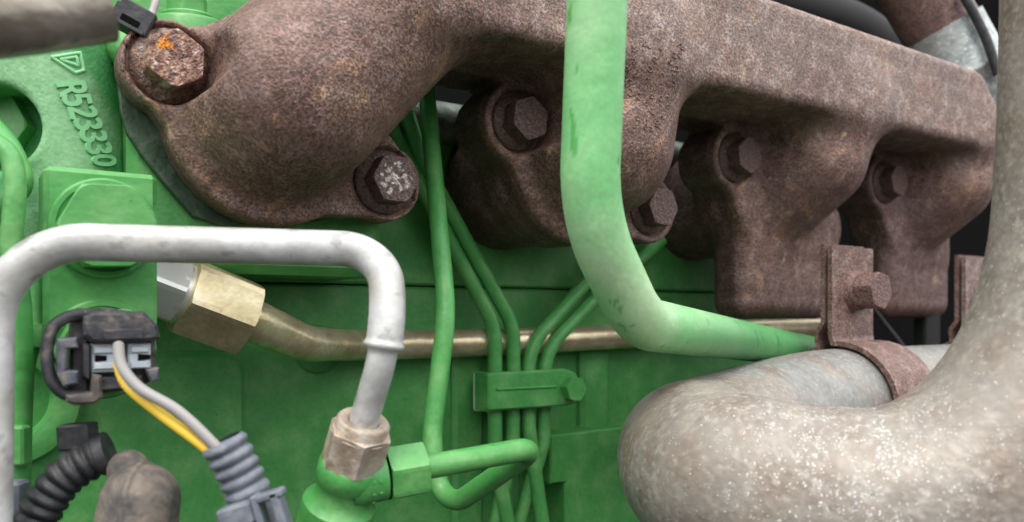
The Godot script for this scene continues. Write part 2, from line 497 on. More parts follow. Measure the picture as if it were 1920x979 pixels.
func colour_manifold(p: Vector3, n: Vector3) -> Color:
	# rust in large patches: chocolate brown at the ports, greyer scale and painted sheen on the log, painted shade behind the flanges, tan bloom here and there
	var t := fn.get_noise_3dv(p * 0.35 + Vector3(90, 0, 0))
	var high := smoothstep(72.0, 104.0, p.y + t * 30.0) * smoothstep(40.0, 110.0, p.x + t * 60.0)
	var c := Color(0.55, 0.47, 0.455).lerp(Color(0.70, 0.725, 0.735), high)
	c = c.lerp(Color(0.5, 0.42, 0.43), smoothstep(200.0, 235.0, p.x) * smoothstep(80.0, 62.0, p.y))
	if p.z < -6: c = c.lerp(Color(0.3, 0.24, 0.24), 0.75)  # shade on flange sides and collars, put into the colour
	if t > 0.1 and p.z > -4: c = c.lerp(Color(0.82, 0.70, 0.60), clampf((t - 0.1) * 2.0, 0, 0.3))
	elif t < -0.15: c = c.lerp(Color(0.56, 0.53, 0.55), clampf((-t - 0.15) * 2.0, 0, 0.4))
	var u := fn.get_noise_3dv(p * 1.6 + Vector3(0, 300, 0))
	if u > 0.29 and t > -0.12 and p.z > -4: c = c.lerp(Color(1.0, 0.84, 0.62), clampf((u - 0.29) * 5.0, 0, 0.7 - high * 0.4))
	return c

func hex_bolt(called: String, label: String, category: String, at: Vector3, axis: Vector3, turn: float, mat_: Material, af := 15.0, h := 9.0, fr := 11.0, paint = null, group := "") -> Node3D:
	var b := look_basis(axis) * Basis(Vector3(0, 0, 1), turn)
	var t := thing(called, label, category, at, b, group)
	var f := Shape.new()
	f.paint = paint
	f.lathe([Vector2(0, -1), Vector2(fr, -1), Vector2(fr, 0.8), Vector2(fr - 0.5, 1.4), Vector2(af * 0.56, 2.8), Vector2(0, 2.8)], at, b, 36)
	obj("flange", f, mat_, t)
	var g := Shape.new()
	g.paint = paint
	g.hexagon(at + b.z * 2.2, b, af, h, 14)
	obj("hex_head", g, mat_, t)
	return t

func _ready() -> void:
	# ------------------------------------------------ camera, sky, light
	var cam := Camera3D.new()
	cam.name = "camera"
	add_child(cam)
	var look := CameraAttributesPhysical.new()
	look.frustum_focal_length = 6.0
	look.frustum_focus_distance = 0.262
	look.exposure_aperture = 2.9
	look.frustum_near = 0.02
	look.frustum_far = 50.0
	cam.attributes = look
	cam.near = 0.02
	cam.far = 50.0
	cam.projection = Camera3D.PROJECTION_FRUSTUM
	cam.keep_aspect = Camera3D.KEEP_HEIGHT
	cam.size = 979.0 / F * cam.near
	cam.frustum_offset = Vector2(0, (587.0 - 489.5) / F * cam.near)
	cam.position = EYE
	cam.current = true
	var env := Environment.new()
	env.background_mode = Environment.BG_SKY
	var sky := Sky.new()
	var sm := ProceduralSkyMaterial.new()
	sm.sky_top_color = Color(0.96, 0.97, 0.98)
	sm.sky_horizon_color = Color(0.46, 0.46, 0.46)
	sm.ground_bottom_color = Color(0.24, 0.23, 0.22)
	sm.ground_horizon_color = Color(0.36, 0.35, 0.34)
	sm.sky_energy_multiplier = 1.5
	sm.sky_curve = 0.3
	sky.sky_material = sm
	env.sky = sky
	env.tonemap_mode = Environment.TONE_MAPPER_LINEAR
	env.tonemap_exposure = 1.4
	env.sdfgi_enabled = true
	env.ssao_enabled = true
	env.ssil_enabled = true
	var we := WorldEnvironment.new()
	we.name = "environment"
	we.environment = env
	add_child(we)
	var sun := DirectionalLight3D.new()
	sun.name = "sun"
	sun.light_energy = 0.5
	sun.light_angular_distance = 14.0
	sun.light_color = Color(1.0, 0.97, 0.92)
	sun.shadow_enabled = true
	add_child(sun)
	sun.look_at_from_position(Vector3.ZERO, Vector3(0.12, -0.85, -0.5))

	fn.seed = 11
	fn.frequency = 0.06
	fn.fractal_octaves = 3
	materials()
	engine_body()
	exhaust()
	fuel_lines()
	front_pipes()
	left_side()

# ---------------------------------------------------------------- block, head and the dark bay behind
func eb(s: Shape, s0: float, s1: float, y0: float, y1: float, w0: float, w1: float, v := 1.0) -> void:
	s.box(E((s0 + s1) / 2, (y0 + y1) / 2, (w0 + w1) / 2), ebasis(), Vector3(s1 - s0, y1 - y0, w1 - w0) / 2, v)
func engine_body() -> void:
	var t := thing("engine_block", "green painted engine block wall behind the pipes, lower half", "engine block", E(60, -120, -90), ebasis())
	var s := Shape.new()
	eb(s, -160, 330, -150, 11.3, -110, -57.4)
	obj("wall", s, M.green_wall, t)
	s = Shape.new()
	var p := PackedVector2Array()
	for q in [[-120, -14], [-3, -14], [3, -17], [5, -22], [5, -150], [-120, -150]]: p.append(Vector2(q[0], q[1]))
	s.prism(p, Transform3D(ebasis(), E(0, 0, 0)), -60, -52, 2.0)
	obj("raised_panel", s, M.green_wall, t)
	s = Shape.new()
	s.lathe([Vector2(0, 1.6), Vector2(8.6, 1.6), Vector2(9.8, 0.6), Vector2(10.2, -1)], PW(597, 655, -57.4), look_basis(N), 40)
	obj("round_boss", s, M.green_wall, t)
	for x in [[96, 112, -54.0], [126, 133, -55.0], [168, 186, -53.0]]:
		s = Shape.new()
		eb(s, x[0], x[1], -150, -16, -60, x[2], 2.0)
		obj("rib", s, M.green_wall, t)
	t = thing("cover_plate", "flat green cover plate at the bottom beside the curved grey exhaust pipe", "plate", E(190, -120, -52), ebasis())
	s = Shape.new()
	p = PackedVector2Array()
	for q in [[1032, 817], [1210, 795], [1420, 780], [1420, 1100], [1062, 1100], [1060, 905], [1034, 908]]:
		var e := toE(PW(q[0], q[1], -42)); p.append(Vector2(e.x, e.y))
	s.prism(p, Transform3D(ebasis(), E(0, 0, 0)), -57, -42, 1.0)
	obj("plate", s, M.green_wall, t)
	t = thing("cylinder_head", "green cylinder head face above the long joint line", "cylinder head", E(60, 12, -90), ebasis())
	s = Shape.new()
	eb(s, -160, 330, 12, 76, -110, -56)
	obj("wall", s, M.green_wall, t)
	s = Shape.new()
	eb(s, -41, 44, 13, 92, -57, -16.2, 3)
	obj("port_boss", s, M.green_wall, t)
	t = thing("rocker_cover", "green rocker cover behind the top left of the rusty manifold", "cover", E(-40, 80, -70), ebasis())
	s = Shape.new()
	eb(s, -160, 58, 80, 190, -110, -48, 4)
	obj("cover", s, M.green_wall, t)
	t = thing("intake_rail", "grey green metal rail glimpsed in the dark gap between manifold ports", "rail", E(60, 80, -52), ebasis())
	s = Shape.new()
	s.tube(PackedVector3Array([E(62, 83, -55), E(150, 83, -55), E(260, 83, -55), E(300, 83, -55)]), 9.0, 24)
	obj("rail", s, M.rail, t)
	t = thing("shade_backdrop", "black backdrop added to stand for the shade behind the engine", "shade_backdrop", E(300, -200, -150), ebasis())
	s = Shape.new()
	eb(s, -500, 1800, -400, 600, -170, -150)  # dark sheet added so the gaps behind the engine read black
	obj("dark_sheet", s, M.dark, t)
	t = thing("bay_strut", "dim grey strut standing in the dark bay right of the strap clamp", "strut", PD(1740, 700, 480))
	s = Shape.new()
	s.box(PD(1738, 600, 485), Basis(Vector3.UP, 0.3), Vector3(6, 30, 5), 1)
	obj("strut", s, M.rail_dark, t)
	t = thing("bay_rod", "thin dim rod slanting in the dark bay behind the strap clamp", "rod", PD(1690, 645, 440))
	s = Shape.new()
	s.tube(PackedVector3Array([PD(1600, 530, 450), PD(1710, 670, 440)]), 1.2, 12)
	obj("rod", s, M.rail_dark, t)
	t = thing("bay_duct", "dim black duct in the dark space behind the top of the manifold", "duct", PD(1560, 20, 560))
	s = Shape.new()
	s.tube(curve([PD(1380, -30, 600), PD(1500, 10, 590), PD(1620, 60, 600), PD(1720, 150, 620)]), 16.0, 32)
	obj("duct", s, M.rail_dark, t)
	t = thing("gasket", "speckled grey green steel gasket behind the left manifold flange", "gasket", E(0, 20, -15), ebasis())
	s = Shape.new()
	p = PackedVector2Array()
	for q in [[218, 96], [220, 150], [226, 205], [238, 250], [264, 290], [308, 345], [360, 405], [420, 424], [560, 420], [690, 400], [760, 350], [740, 290], [600, 150], [400, 70], [250, 80]]:
		var e := toE(PW(q[0], q[1], -14)); p.append(Vector2(e.x, e.y))
	s.prism(p, Transform3D(ebasis(), E(0, 0, 0)), -16, -13.6, 0.4)
	obj("plate", s, M.gasket, t)

func exhaust() -> void:
	var t := thing("exhaust_manifold", "rusty brown cast iron exhaust manifold with curved runners along the top", "exhaust manifold", E(0, 60, 0), ebasis())
	var x := Transform3D(ebasis(), O)
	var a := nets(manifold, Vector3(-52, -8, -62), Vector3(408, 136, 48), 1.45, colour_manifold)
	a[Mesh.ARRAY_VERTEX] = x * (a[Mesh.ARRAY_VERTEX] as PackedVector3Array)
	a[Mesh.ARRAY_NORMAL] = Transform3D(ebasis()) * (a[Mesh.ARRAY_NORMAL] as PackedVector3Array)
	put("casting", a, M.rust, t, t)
	# raised scabs on the second runner
	var rng := RandomNumberGenerator.new()
	rng.seed = 5
	var sc := Shape.new()
	sc.col = Color(0.62, 0.52, 0.5)
	for i in 64:
		var u := rng.randf_range(1172, 1300)
		var v := rng.randf_range(75, 245)
		if u > 1285 - (v - 75) * 0.25: continue
		var h := march(u, v, func(q): return manifold(toE(q)), 200.0)
		if h.is_empty(): continue
		var b := look_basis(h[1]) * Basis(Vector3(0, 0, 1), rng.randf() * TAU)
		var r := rng.randf_range(0.5, 0.95)
		var loop := PackedVector3Array()
		var gap := rng.randf_range(3.6, 5.6)
		for k in 9: loop.append(h[0] + (b.x * cos(gap * k / 8) * r + b.y * sin(gap * k / 8) * r * 1.5))
		sc.tube(loop, 0.32, 6)
	var sm := obj("rust_scab", sc, M.rust, t)
	sm.set_meta("kind", "stuff")

	var names := [
		[-32.0, 73.0, -0.05, "thickly rusted hex bolt with a bright orange spot, upper left of the manifold", 0],
		[37.4, 45.0, 0.5, "rusty hex bolt with flaking white paint on its head below the manifold elbow", 1],
		[93.0, 73.0, 0.9, "dark brown hex bolt in shade just left of the thick pale green pipe", 2],
		[162.4, 45.0, 0.45, "brown hex bolt just right of the thick pale green pipe", 2],
		[218.0, 73.0, 0.1, "shaded brown hex bolt inside the third manifold recess", 2],
		[344.0, 73.0, 0.3, "small dark bolt inside the rightmost manifold recess", 2]]
	for n in names:
		var at := E(n[0], n[1], -2.2)
		var pa = null
		if n[4] == 0:
			pa = func(q: Vector3) -> Color:
				var k := fn.get_noise_3dv(q * 6.0)
				var c := Color(0.22, 0.115, 0.09).lerp(Color(0.52, 0.31, 0.23), clampf(k * 2.2 + 0.5, 0, 1))
				if fn.get_noise_3dv(q * 9.0) > 0.3: c = Color(0.66, 0.52, 0.48)
				if (q - at).slide(N).length() > 8.2: c = c * Color(0.62, 0.62, 0.62)
				var dd := q.distance_to(at + N * 9 + Vector3(-2.6, 3.2, 1))
				if dd < 2.2 + k * 3.0: c = Color(0.9, 0.32, 0.02)
				return c
		elif n[4] == 1:
			pa = func(q: Vector3) -> Color:
				var k := fn.get_noise_3dv(q * 5.0 + Vector3(7, 0, 0))
				var r := (q - at).slide(N).length()
				return Color(0.86, 0.8, 0.74) if k > 0.1 and r < 6.2 and (q - at).dot(N) > 7 else Color(0.21, 0.14, 0.128)
		else:
			pa = func(q: Vector3) -> Color: return Color(0.21, 0.135, 0.118)
		hex_bolt("manifold_bolt", n[3], "bolt", at, N, n[2], M.bolt, 15.0, 7.8, 11.0, pa, "bolts holding the exhaust manifold")

	# the pipe that comes along the engine, turns back towards the viewer and rises at the right
	t = thing("exhaust_pipe", "thick weathered grey exhaust pipe curving up at the lower right", "exhaust pipe", PD(1300, 900, 240))
	var path := curve([E(800, -41, 41), E(400, -41, 41), E(330, -41, 41), E(260, -41, 41), E(215, -41.5, 42), PD(1328, 838, 282), PD(1312, 868, 248), PD(1375, 905, 222), PD(1530, 940, 208), PD(1700, 948, 200), PD(1870, 865, 196), PD(2000, 700, 195), PD(2066, 500, 196), PD(2084, 300, 198), PD(2090, 100, 200), PD(2090, -150, 204)], 2.0)
	var s := Shape.new()
	s.paint = func(q: Vector3) -> Color:
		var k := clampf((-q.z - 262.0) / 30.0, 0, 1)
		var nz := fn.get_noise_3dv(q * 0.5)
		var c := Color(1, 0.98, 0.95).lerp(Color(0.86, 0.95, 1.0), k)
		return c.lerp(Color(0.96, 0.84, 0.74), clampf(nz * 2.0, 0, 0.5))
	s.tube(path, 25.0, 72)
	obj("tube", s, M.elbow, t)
	var flakes := Shape.new()
	var far := PD(1570, 905, 186)
	for i in 150000:
		var k := rng.randi_range(170, path.size() - 2)
		var ax := (path[k + 1] - path[k]).normalized()
		var c := path[k].lerp(path[k + 1], rng.randf())
		var dir := ax.cross(Vector3(rng.randfn(), rng.randfn(), rng.randfn())).normalized()
		if dir.dot(-c.normalized()) < -0.2: continue
		var p := c + dir * 25.05
		var near := exp(-pow(p.distance_to(far) / 27.0, 2.0))
		if rng.randf() > 0.09 + near * 1.2 * clampf(0.6 + fn.get_noise_3dv(p * 1.6) * 2.2, 0.06, 1.0): continue
		var r := rng.randf_range(0.08, 0.26) * (1.0 + near * 0.5)
		var fx := dir.cross(ax.rotated(dir, rng.randf() * TAU)).normalized() * r
		var fy := dir.cross(fx).normalized() * r * rng.randf_range(0.35, 0.9)
		var g := rng.randf_range(0.5, 0.72)
		flakes.col = Color(g, g * 0.98, g * 0.93)
		var pts := []
		for j in 5: pts.append(p + (fx * cos(TAU * j / 5) + fy * sin(TAU * j / 5)) * rng.randf_range(0.6, 1.3))
		for j in 5: flakes.tri(p + dir * 0.05, pts[j], pts[(j + 1) % 5], 5)
	obj("white_deposit", flakes, M.flake, t).set_meta("kind", "stuff")

	for k in 2:
		var c := 252.0 + 118.0 * k
		t = thing("pipe_clamp", ["rusty strap clamp with a bolt, nearer one over the grey exhaust pipe", "rusty strap clamp at the far right, half hidden by the rising grey pipe"][k], "clamp", E(c, -16, 40), ebasis(), "clamps holding the exhaust pipe")
		s = Shape.new()
		s.col = [Color(0.56, 0.49, 0.49), Color(0.66, 0.68, 0.72)][k]
		var line := [Vector2(30, 37)]
		for q in [Vector2(-10, 37), Vector2(-13.5, 38)]: line.append(q)
		for i in 15:
			var g := deg_to_rad(88 - i * 9.0)
			line.append(Vector2(-41 + sin(g) * 27.4, 41 + cos(g) * 27.4))
		ribbon(s, line, c - 16.0, c + 16.0, 2.2)
		obj("front_strap", s, M.rust, t)
		s = Shape.new()
		s.col = Color(0.5, 0.44, 0.44)
		line = [Vector2(31, 33.4), Vector2(-4, 33.4), Vector2(-9, 30)]
		for i in 12:
			var g := deg_to_rad(112 + i * 8.0)
			line.append(Vector2(-41 + sin(g) * 27.4, 41 + cos(g) * 27.4))
		ribbon(s, line, c - 16.0, c + 14.0, 2.2)
		obj("rear_strap", s, M.rust, t)
		hex_bolt("clamp_bolt", ["pinkish rusted hex bolt through the nearer strap clamp", "rusted bolt at the far right, half hidden by the rising grey pipe"][k], "bolt", E(c + 2, 10, 39), N, 0.3, M.bolt, 15, 9.5, 9.0, func(_q): return Color(0.27, 0.165, 0.155), "bolts of the pipe clamps")

	t = thing("turbo_pipe", "dark brown pipe entering a grey metal sleeve at the top right", "pipe", PD(1790, 100, 480))
	s = Shape.new()
	s.paint = func(_q): return Color(0.5, 0.44, 0.46)
	s.tube(bent([PD(1440, -130, 470), PD(1690, -70, 478), PD(1765, 55, 482), PD(1821, 155, 483)], 34.0), 21.5, 40)
	obj("pipe", s, M.rust, t)
	s = Shape.new()
	var r0 := PD(1765, 55, 482); var r1 := PD(1905, 310, 485)
	s.tube(PackedVector3Array([r0, r0.lerp(r1, 0.3), r0.lerp(r1, 0.31), r0.lerp(r1, 0.33), r0.lerp(r1, 0.34), r1]), func(l, tot): return 24.2 if l / tot > 0.305 and l / tot < 0.335 else 23.4, 48)
	obj("sleeve", s, M.galv, t)
	s = Shape.new()
	s.tube(curve([PD(1800, -20, 455), PD(1826, 25, 455), PD(1850, 75, 455), PD(1872, 140, 456)], 2.0), 2.6, 12)
	obj("clip_wire", s, M.black, t)

func ribbon(s: Shape, line: Array, s0: float, s1: float, th: float) -> void:   # line in (y, w), thickness to the outside
	var n := line.size()
	var inner := []; var outer := []
	for i in n:
		var d: Vector2 = (line[mini(i + 1, n - 1)] - line[maxi(i - 1, 0)]).normalized()
		var m := Vector2(-d.y, d.x) * th / 2
		inner.append(line[i] - m); outer.append(line[i] + m)
	s.grp += 3
	for i in n - 1:
		var P := func(q: Vector2, k: float) -> Vector3: return E(k, q.x, q.y)
		s.quad(P.call(outer[i], s0), P.call(outer[i + 1], s0), P.call(outer[i + 1], s1), P.call(outer[i], s1), s.grp)
		s.quad(P.call(inner[i], s1), P.call(inner[i + 1], s1), P.call(inner[i + 1], s0), P.call(inner[i], s0), s.grp + 1)
		s.quad(P.call(inner[i], s0), P.call(inner[i + 1], s0), P.call(outer[i + 1], s0), P.call(outer[i], s0))
		s.quad(P.call(outer[i], s1), P.call(outer[i + 1], s1), P.call(inner[i + 1], s1), P.call(inner[i], s1))
		if i == 0: s.quad(P.call(outer[0], s0), P.call(outer[0], s1), P.call(inner[0], s1), P.call(inner[0], s0))

func march(u: float, v: float, sdf: Callable, start := 100.0) -> Array:   # where the ray of a photo point meets a cast surface
	var r := Vector3((u - 960) / F, (587 - v) / F, -1).normalized()
	var t := start
	for i in 90:
		var d: float = sdf.call(r * t)
		if d < 0.02:
			var p := r * t
			var n := Vector3(sdf.call(p + Vector3(0.4, 0, 0)) - d, sdf.call(p + Vector3(0, 0.4, 0)) - d, sdf.call(p + Vector3(0, 0, 0.4)) - d).normalized()
			return [p, n]
		t += d * 0.8
		if t > 700: break
	return []

# ---------------------------------------------------------------- thin lines on the engine's side
func fuel_lines() -> void:
	var defs := [
		["green fuel line, first from the left through the clamp bar", [[700, 150, -44], [742, 262, -42], [928, 612, -40], [928, 860, -40], [957, 1000, -40]]],
		["green fuel line, second from the left through the clamp bar", [[735, 120, -42], [790, 300, -40], [963, 612, -40], [961, 840, -40], [925, 1000, -46]]],
		["green fuel line, third from the left through the clamp bar", [[1215, 425, -40], [1085, 545, -40], [990, 652, -40], [991, 800, -40], [1020, 1000, -38]]],
		["green fuel line, rightmost through the clamp bar", [[1240, 450, -42], [1112, 562, -40], [1020, 660, -40], [1019, 830, -41], [968, 1000, -46]]]]
	for d in defs:
		var pts := []
		for q in d[1]: pts.append(PW(q[0], q[1], q[2]))
		var t := thing("fuel_line", d[0], "fuel line", pts[3], Basis(), "fuel lines through the clamp bar")
		var s := Shape.new()
		s.tube(bent(pts, 26.0), 3.15, 20)
		obj("tube", s, M.green, t)
	# the clamp bar
	var t := thing("clamp_bar", "green clamp bar with a bolt gripping four fuel lines", "clamp", PW(1000, 765, -36), ebasis())
	var s := Shape.new()
	var p := PackedVector2Array()
	for q in [[921, 700], [1062, 692], [1080, 700], [1090, 716], [1092, 740], [1082, 756], [1066, 761], [921, 771], [916, 768], [916, 703]]:
		var e := toE(PW(q[0], q[1], -33)); p.append(Vector2(e.x, e.y))
	s.prism(p, Transform3D(ebasis(), O), -37, -33, 0.8)
	obj("front_plate", s, M.green, t)
	s = Shape.new()
	var pr := PackedVector2Array()
	for q in [[930, 728], [1042, 722], [1044, 727], [930, 733]]:
		var e := toE(PW(q[0], q[1], -33)); pr.append(Vector2(e.x, e.y))
	s.prism(pr, Transform3D(ebasis(), O), -34, -32.3, 0.5)
	obj("pressed_ridge", s, M.green, t)
	s = Shape.new()
	var e0 := toE(PW(905, 735, -40)); var e1 := toE(PW(1070, 735, -40))
	s.box(E((e0.x + e1.x) / 2, (587 - 735) / F * 350, -46), ebasis(), Vector3((e1.x - e0.x) / 2, 8.3, 2.2), 0.6)
	obj("back_plate", s, M.green_pale, t)
	s = Shape.new()
	s.box(E(e0.x + 1.0, e0.y, -40.5), ebasis(), Vector3(1.2, 8.4, 6), 0.4)
	obj("hinge_end", s, M.green, t)
	s = Shape.new()
	s.box(E(e0.x - 0.3, e0.y, -39.5), ebasis(), Vector3(0.6, 5.4, 2.2), 0.3)
	obj("slot_tab", s, M.green, t)
	s = Shape.new()
	s.hexagon(toE_at(1068, 728, -33.2), ebasis() * Basis(Vector3(0, 0, 1), 0.35), 10.0, 5.2)
	obj("bolt", s, M.green, t)
	hex_bolt("block_bolt", "small dull brown bolt at the edge of the lower green plate", "bolt", PW(1034, 862, -50), N, 0.2, M.nut, 6.0, 5, 6.2, func(_q): return Color(0.5, 0.38, 0.32))

	# steel tube with the big union nuts
	t = thing("steel_pipe", "yellowish zinc plated steel pipe running behind the fuel lines, with large hex nuts", "pipe", PD(400, 570, 262))
	var run := [PD(318, 542, 246), PD(462, 597, 260), PD(575, 645, 283), PW(700, 648, -47), PW(960, 641, -47), PW(1560, 612, -47)]
	s = Shape.new()
	s.paint = func(q: Vector3) -> Color:
		var k := clampf((-q.z - 268.0) / 40.0, 0, 1)
		return Color(1.0, 0.97, 0.84).lerp(Color(0.92, 0.87, 0.79), k)
	s.tube(bent(run, [20.0, 42.0, 60.0, 60.0]), func(l, _t): return lerpf(7.4, 6.0, clampf((l - 22.0) / 45.0, 0, 1)), 28)
	obj("tube", s, M.zinc, t)
	var ax: Vector3 = (run[0] - run[1]).normalized()
	var b := look_basis(ax) * Basis(Vector3(0, 0, 1), 0.3)
	s = Shape.new()
	s.col = Color(0.86, 0.82, 0.71)
	s.hexagon(PD(462, 597, 260) , b, 23.0, 21.0, 1, true)
	obj("union_nut", s, M.zinc, t)
	s = Shape.new()
	s.lathe([Vector2(0, 0), Vector2(9.6, 0), Vector2(9.6, 3), Vector2(0, 3)], PD(462, 597, 260) + ax * 20.9, b, 32)
	obj("collar", s, M.silver, t)
	s = Shape.new()
	s.hexagon(PD(462, 597, 260) + ax * 22.5, b * Basis(Vector3(0, 0, 1), 0.2), 19.0, 11.0, 1, true)
	obj("adapter_nut", s, M.silver, t)

func toE_at(u: float, v: float, w: float) -> Vector3: return PW(u, v, w)

# ---------------------------------------------------------------- the pipes in front
func front_pipes() -> void:
	var t := thing("coolant_pipe", "thick pale green dusty pipe crossing the middle from top to right", "pipe", PD(1107, 420, 212))
	var s := Shape.new()
	s.paint = func(q: Vector3) -> Color:
		var n := fn.get_noise_3dv(q * 0.35)
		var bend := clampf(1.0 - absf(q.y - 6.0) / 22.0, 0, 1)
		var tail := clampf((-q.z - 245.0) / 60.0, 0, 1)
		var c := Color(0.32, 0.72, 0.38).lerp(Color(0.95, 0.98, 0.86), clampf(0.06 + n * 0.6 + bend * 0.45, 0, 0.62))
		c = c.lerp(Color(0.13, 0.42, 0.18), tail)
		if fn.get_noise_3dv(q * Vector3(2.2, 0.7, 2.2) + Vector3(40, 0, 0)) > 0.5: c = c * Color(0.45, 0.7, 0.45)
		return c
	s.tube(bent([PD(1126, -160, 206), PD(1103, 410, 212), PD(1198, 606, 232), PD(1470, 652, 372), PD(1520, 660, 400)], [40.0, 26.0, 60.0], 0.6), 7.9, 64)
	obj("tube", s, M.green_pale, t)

	t = thing("breather_tube", "bent silver white tube arching over the lower left, with a dusty steel nut", "tube", PD(683, 787, 203))
	var up := Vector3(0.30, 0.86, 0.30).normalized()
	var foot := PD(683, 787, 203)
	var pts := [PD(-22, 1150, 180), PD(-12, 450, 188), PD(722, 468, 208), foot + up * 24.0, foot - up * 4.0]
	s = Shape.new()
	var path := bent(pts, [20.0, 11.5, 30.0], 0.5)
	s.paint = func(p: Vector3) -> Color:
		var g := fn.get_noise_3dv(p * Vector3(0.5, 1.2, 0.5) + Vector3(0, 0, 60))
		var k := fn.get_noise_3dv(p * 2.6)
		var c := Color(1, 1, 1).lerp(Color(0.78, 0.75, 0.70), clampf(g * 2.0, 0, 1))
		return c * Color(0.72, 0.71, 0.7) if k > 0.42 else c
	var bead := 0.0
	for i in path.size() - 1: bead += path[i].distance_to(path[i + 1])
	bead -= 24.5
	s.tube(path, func(l, _t): return 4.55 - 0.85 * smoothstep(bead - 0.6, bead + 1.2, l) + 0.75 * exp(-pow((l - bead) / 0.9, 2.0)), 40)
	obj("tube", s, M.white, t)
	s = Shape.new()
	var b := look_basis(up, Vector3(0.3, 0, 1)) * Basis(Vector3(0, 0, 1), 0.1)
	s.lathe([Vector2(3.9, -3), Vector2(3.9, -0.6), Vector2(4.6, 0), Vector2(6.3, 0), Vector2(6.9, -0.7), Vector2(6.9, -3.2), Vector2(7.6, -4)], foot, b, 40)
	obj("nut_collar", s, M.nut, t)
	s = Shape.new()
	s.hexagon(foot - up * 13.0, b, 14.6, 10.0)
	obj("hex_nut", s, M.nut, t)

	t = thing("tee_fitting", "bright green tee fitting at the bottom, below the dusty steel nut", "fitting", foot - up * 28)
	var q := foot - up * 13.0
	s = Shape.new()
	s.paint = func(p: Vector3) -> Color:
		var h := (q - p).dot(up)
		if h < 0.2 and fn.get_noise_3dv(p * 3.0) > -0.02: return Color(0.95, 0.4, 0.3)
		return Color(1, 1, 1)
	s.lathe([Vector2(0, 0.3), Vector2(7.6, 0.3), Vector2(8.2, -0.4), Vector2(8.2, -5), Vector2(7.6, -5.8), Vector2(7.2, -6.6), Vector2(7.3, -10), Vector2(8.4, -11.5), Vector2(9.6, -12.5), Vector2(9.8, -14), Vector2(9.6, -22), Vector2(9, -40)], q, b, 44)
	obj("body", s, M.green, t)
	var br := Vector3(0.92, 0.10, -0.38).normalized()
	var c0 := PD(655, 902, 208)
	var bb := look_basis(br)
	s = Shape.new()
	s.lathe([Vector2(7.0, 0), Vector2(6.9, 5), Vector2(6.6, 9.2), Vector2(5.2, 9.6), Vector2(0, 9.6)], c0, bb, 36)
	obj("branch", s, M.green, t)
	s = Shape.new()
	for i in 5:
		var g := deg_to_rad(-20.0 + 30.0 * (i % 3))
		var dir := (Vector3(-0.38, 0, -0.92) * -1.0).rotated(br, g + 0.35)
		s.lathe([Vector2(0.6, -0.2), Vector2(0.5, 0.35), Vector2(0, 0.45)], c0 + br * (5.0 + 1.8 * (i / 3)) + dir * 6.75, look_basis(dir), 10)
	obj("cast_dots", s, M.green, t)

	t = thing("looped_fuel_line", "bright green fuel line looping from the tee nut and rising behind", "fuel line", PD(770, 890, 215))
	s = Shape.new()
	var nb := bb * Basis(Vector3(0, 0, 1), 0.25)
	s.hexagon(c0 + br * 9.9, nb, 13.4, 10.2, 1, true)
	obj("hex_nut", s, M.green, t)
	s = Shape.new()
	s.tube(bent([c0 + br * 19.0, PD(1010, 838, 236), PD(835, 958, 262), PD(806, 840, 268), PD(838, 590, 276), PD(815, 340, 300), PD(790, 60, 330)], [5.6, 9.0, 50.0, 60.0, 90.0]), 3.35, 24)
	obj("tube", s, M.green, t)

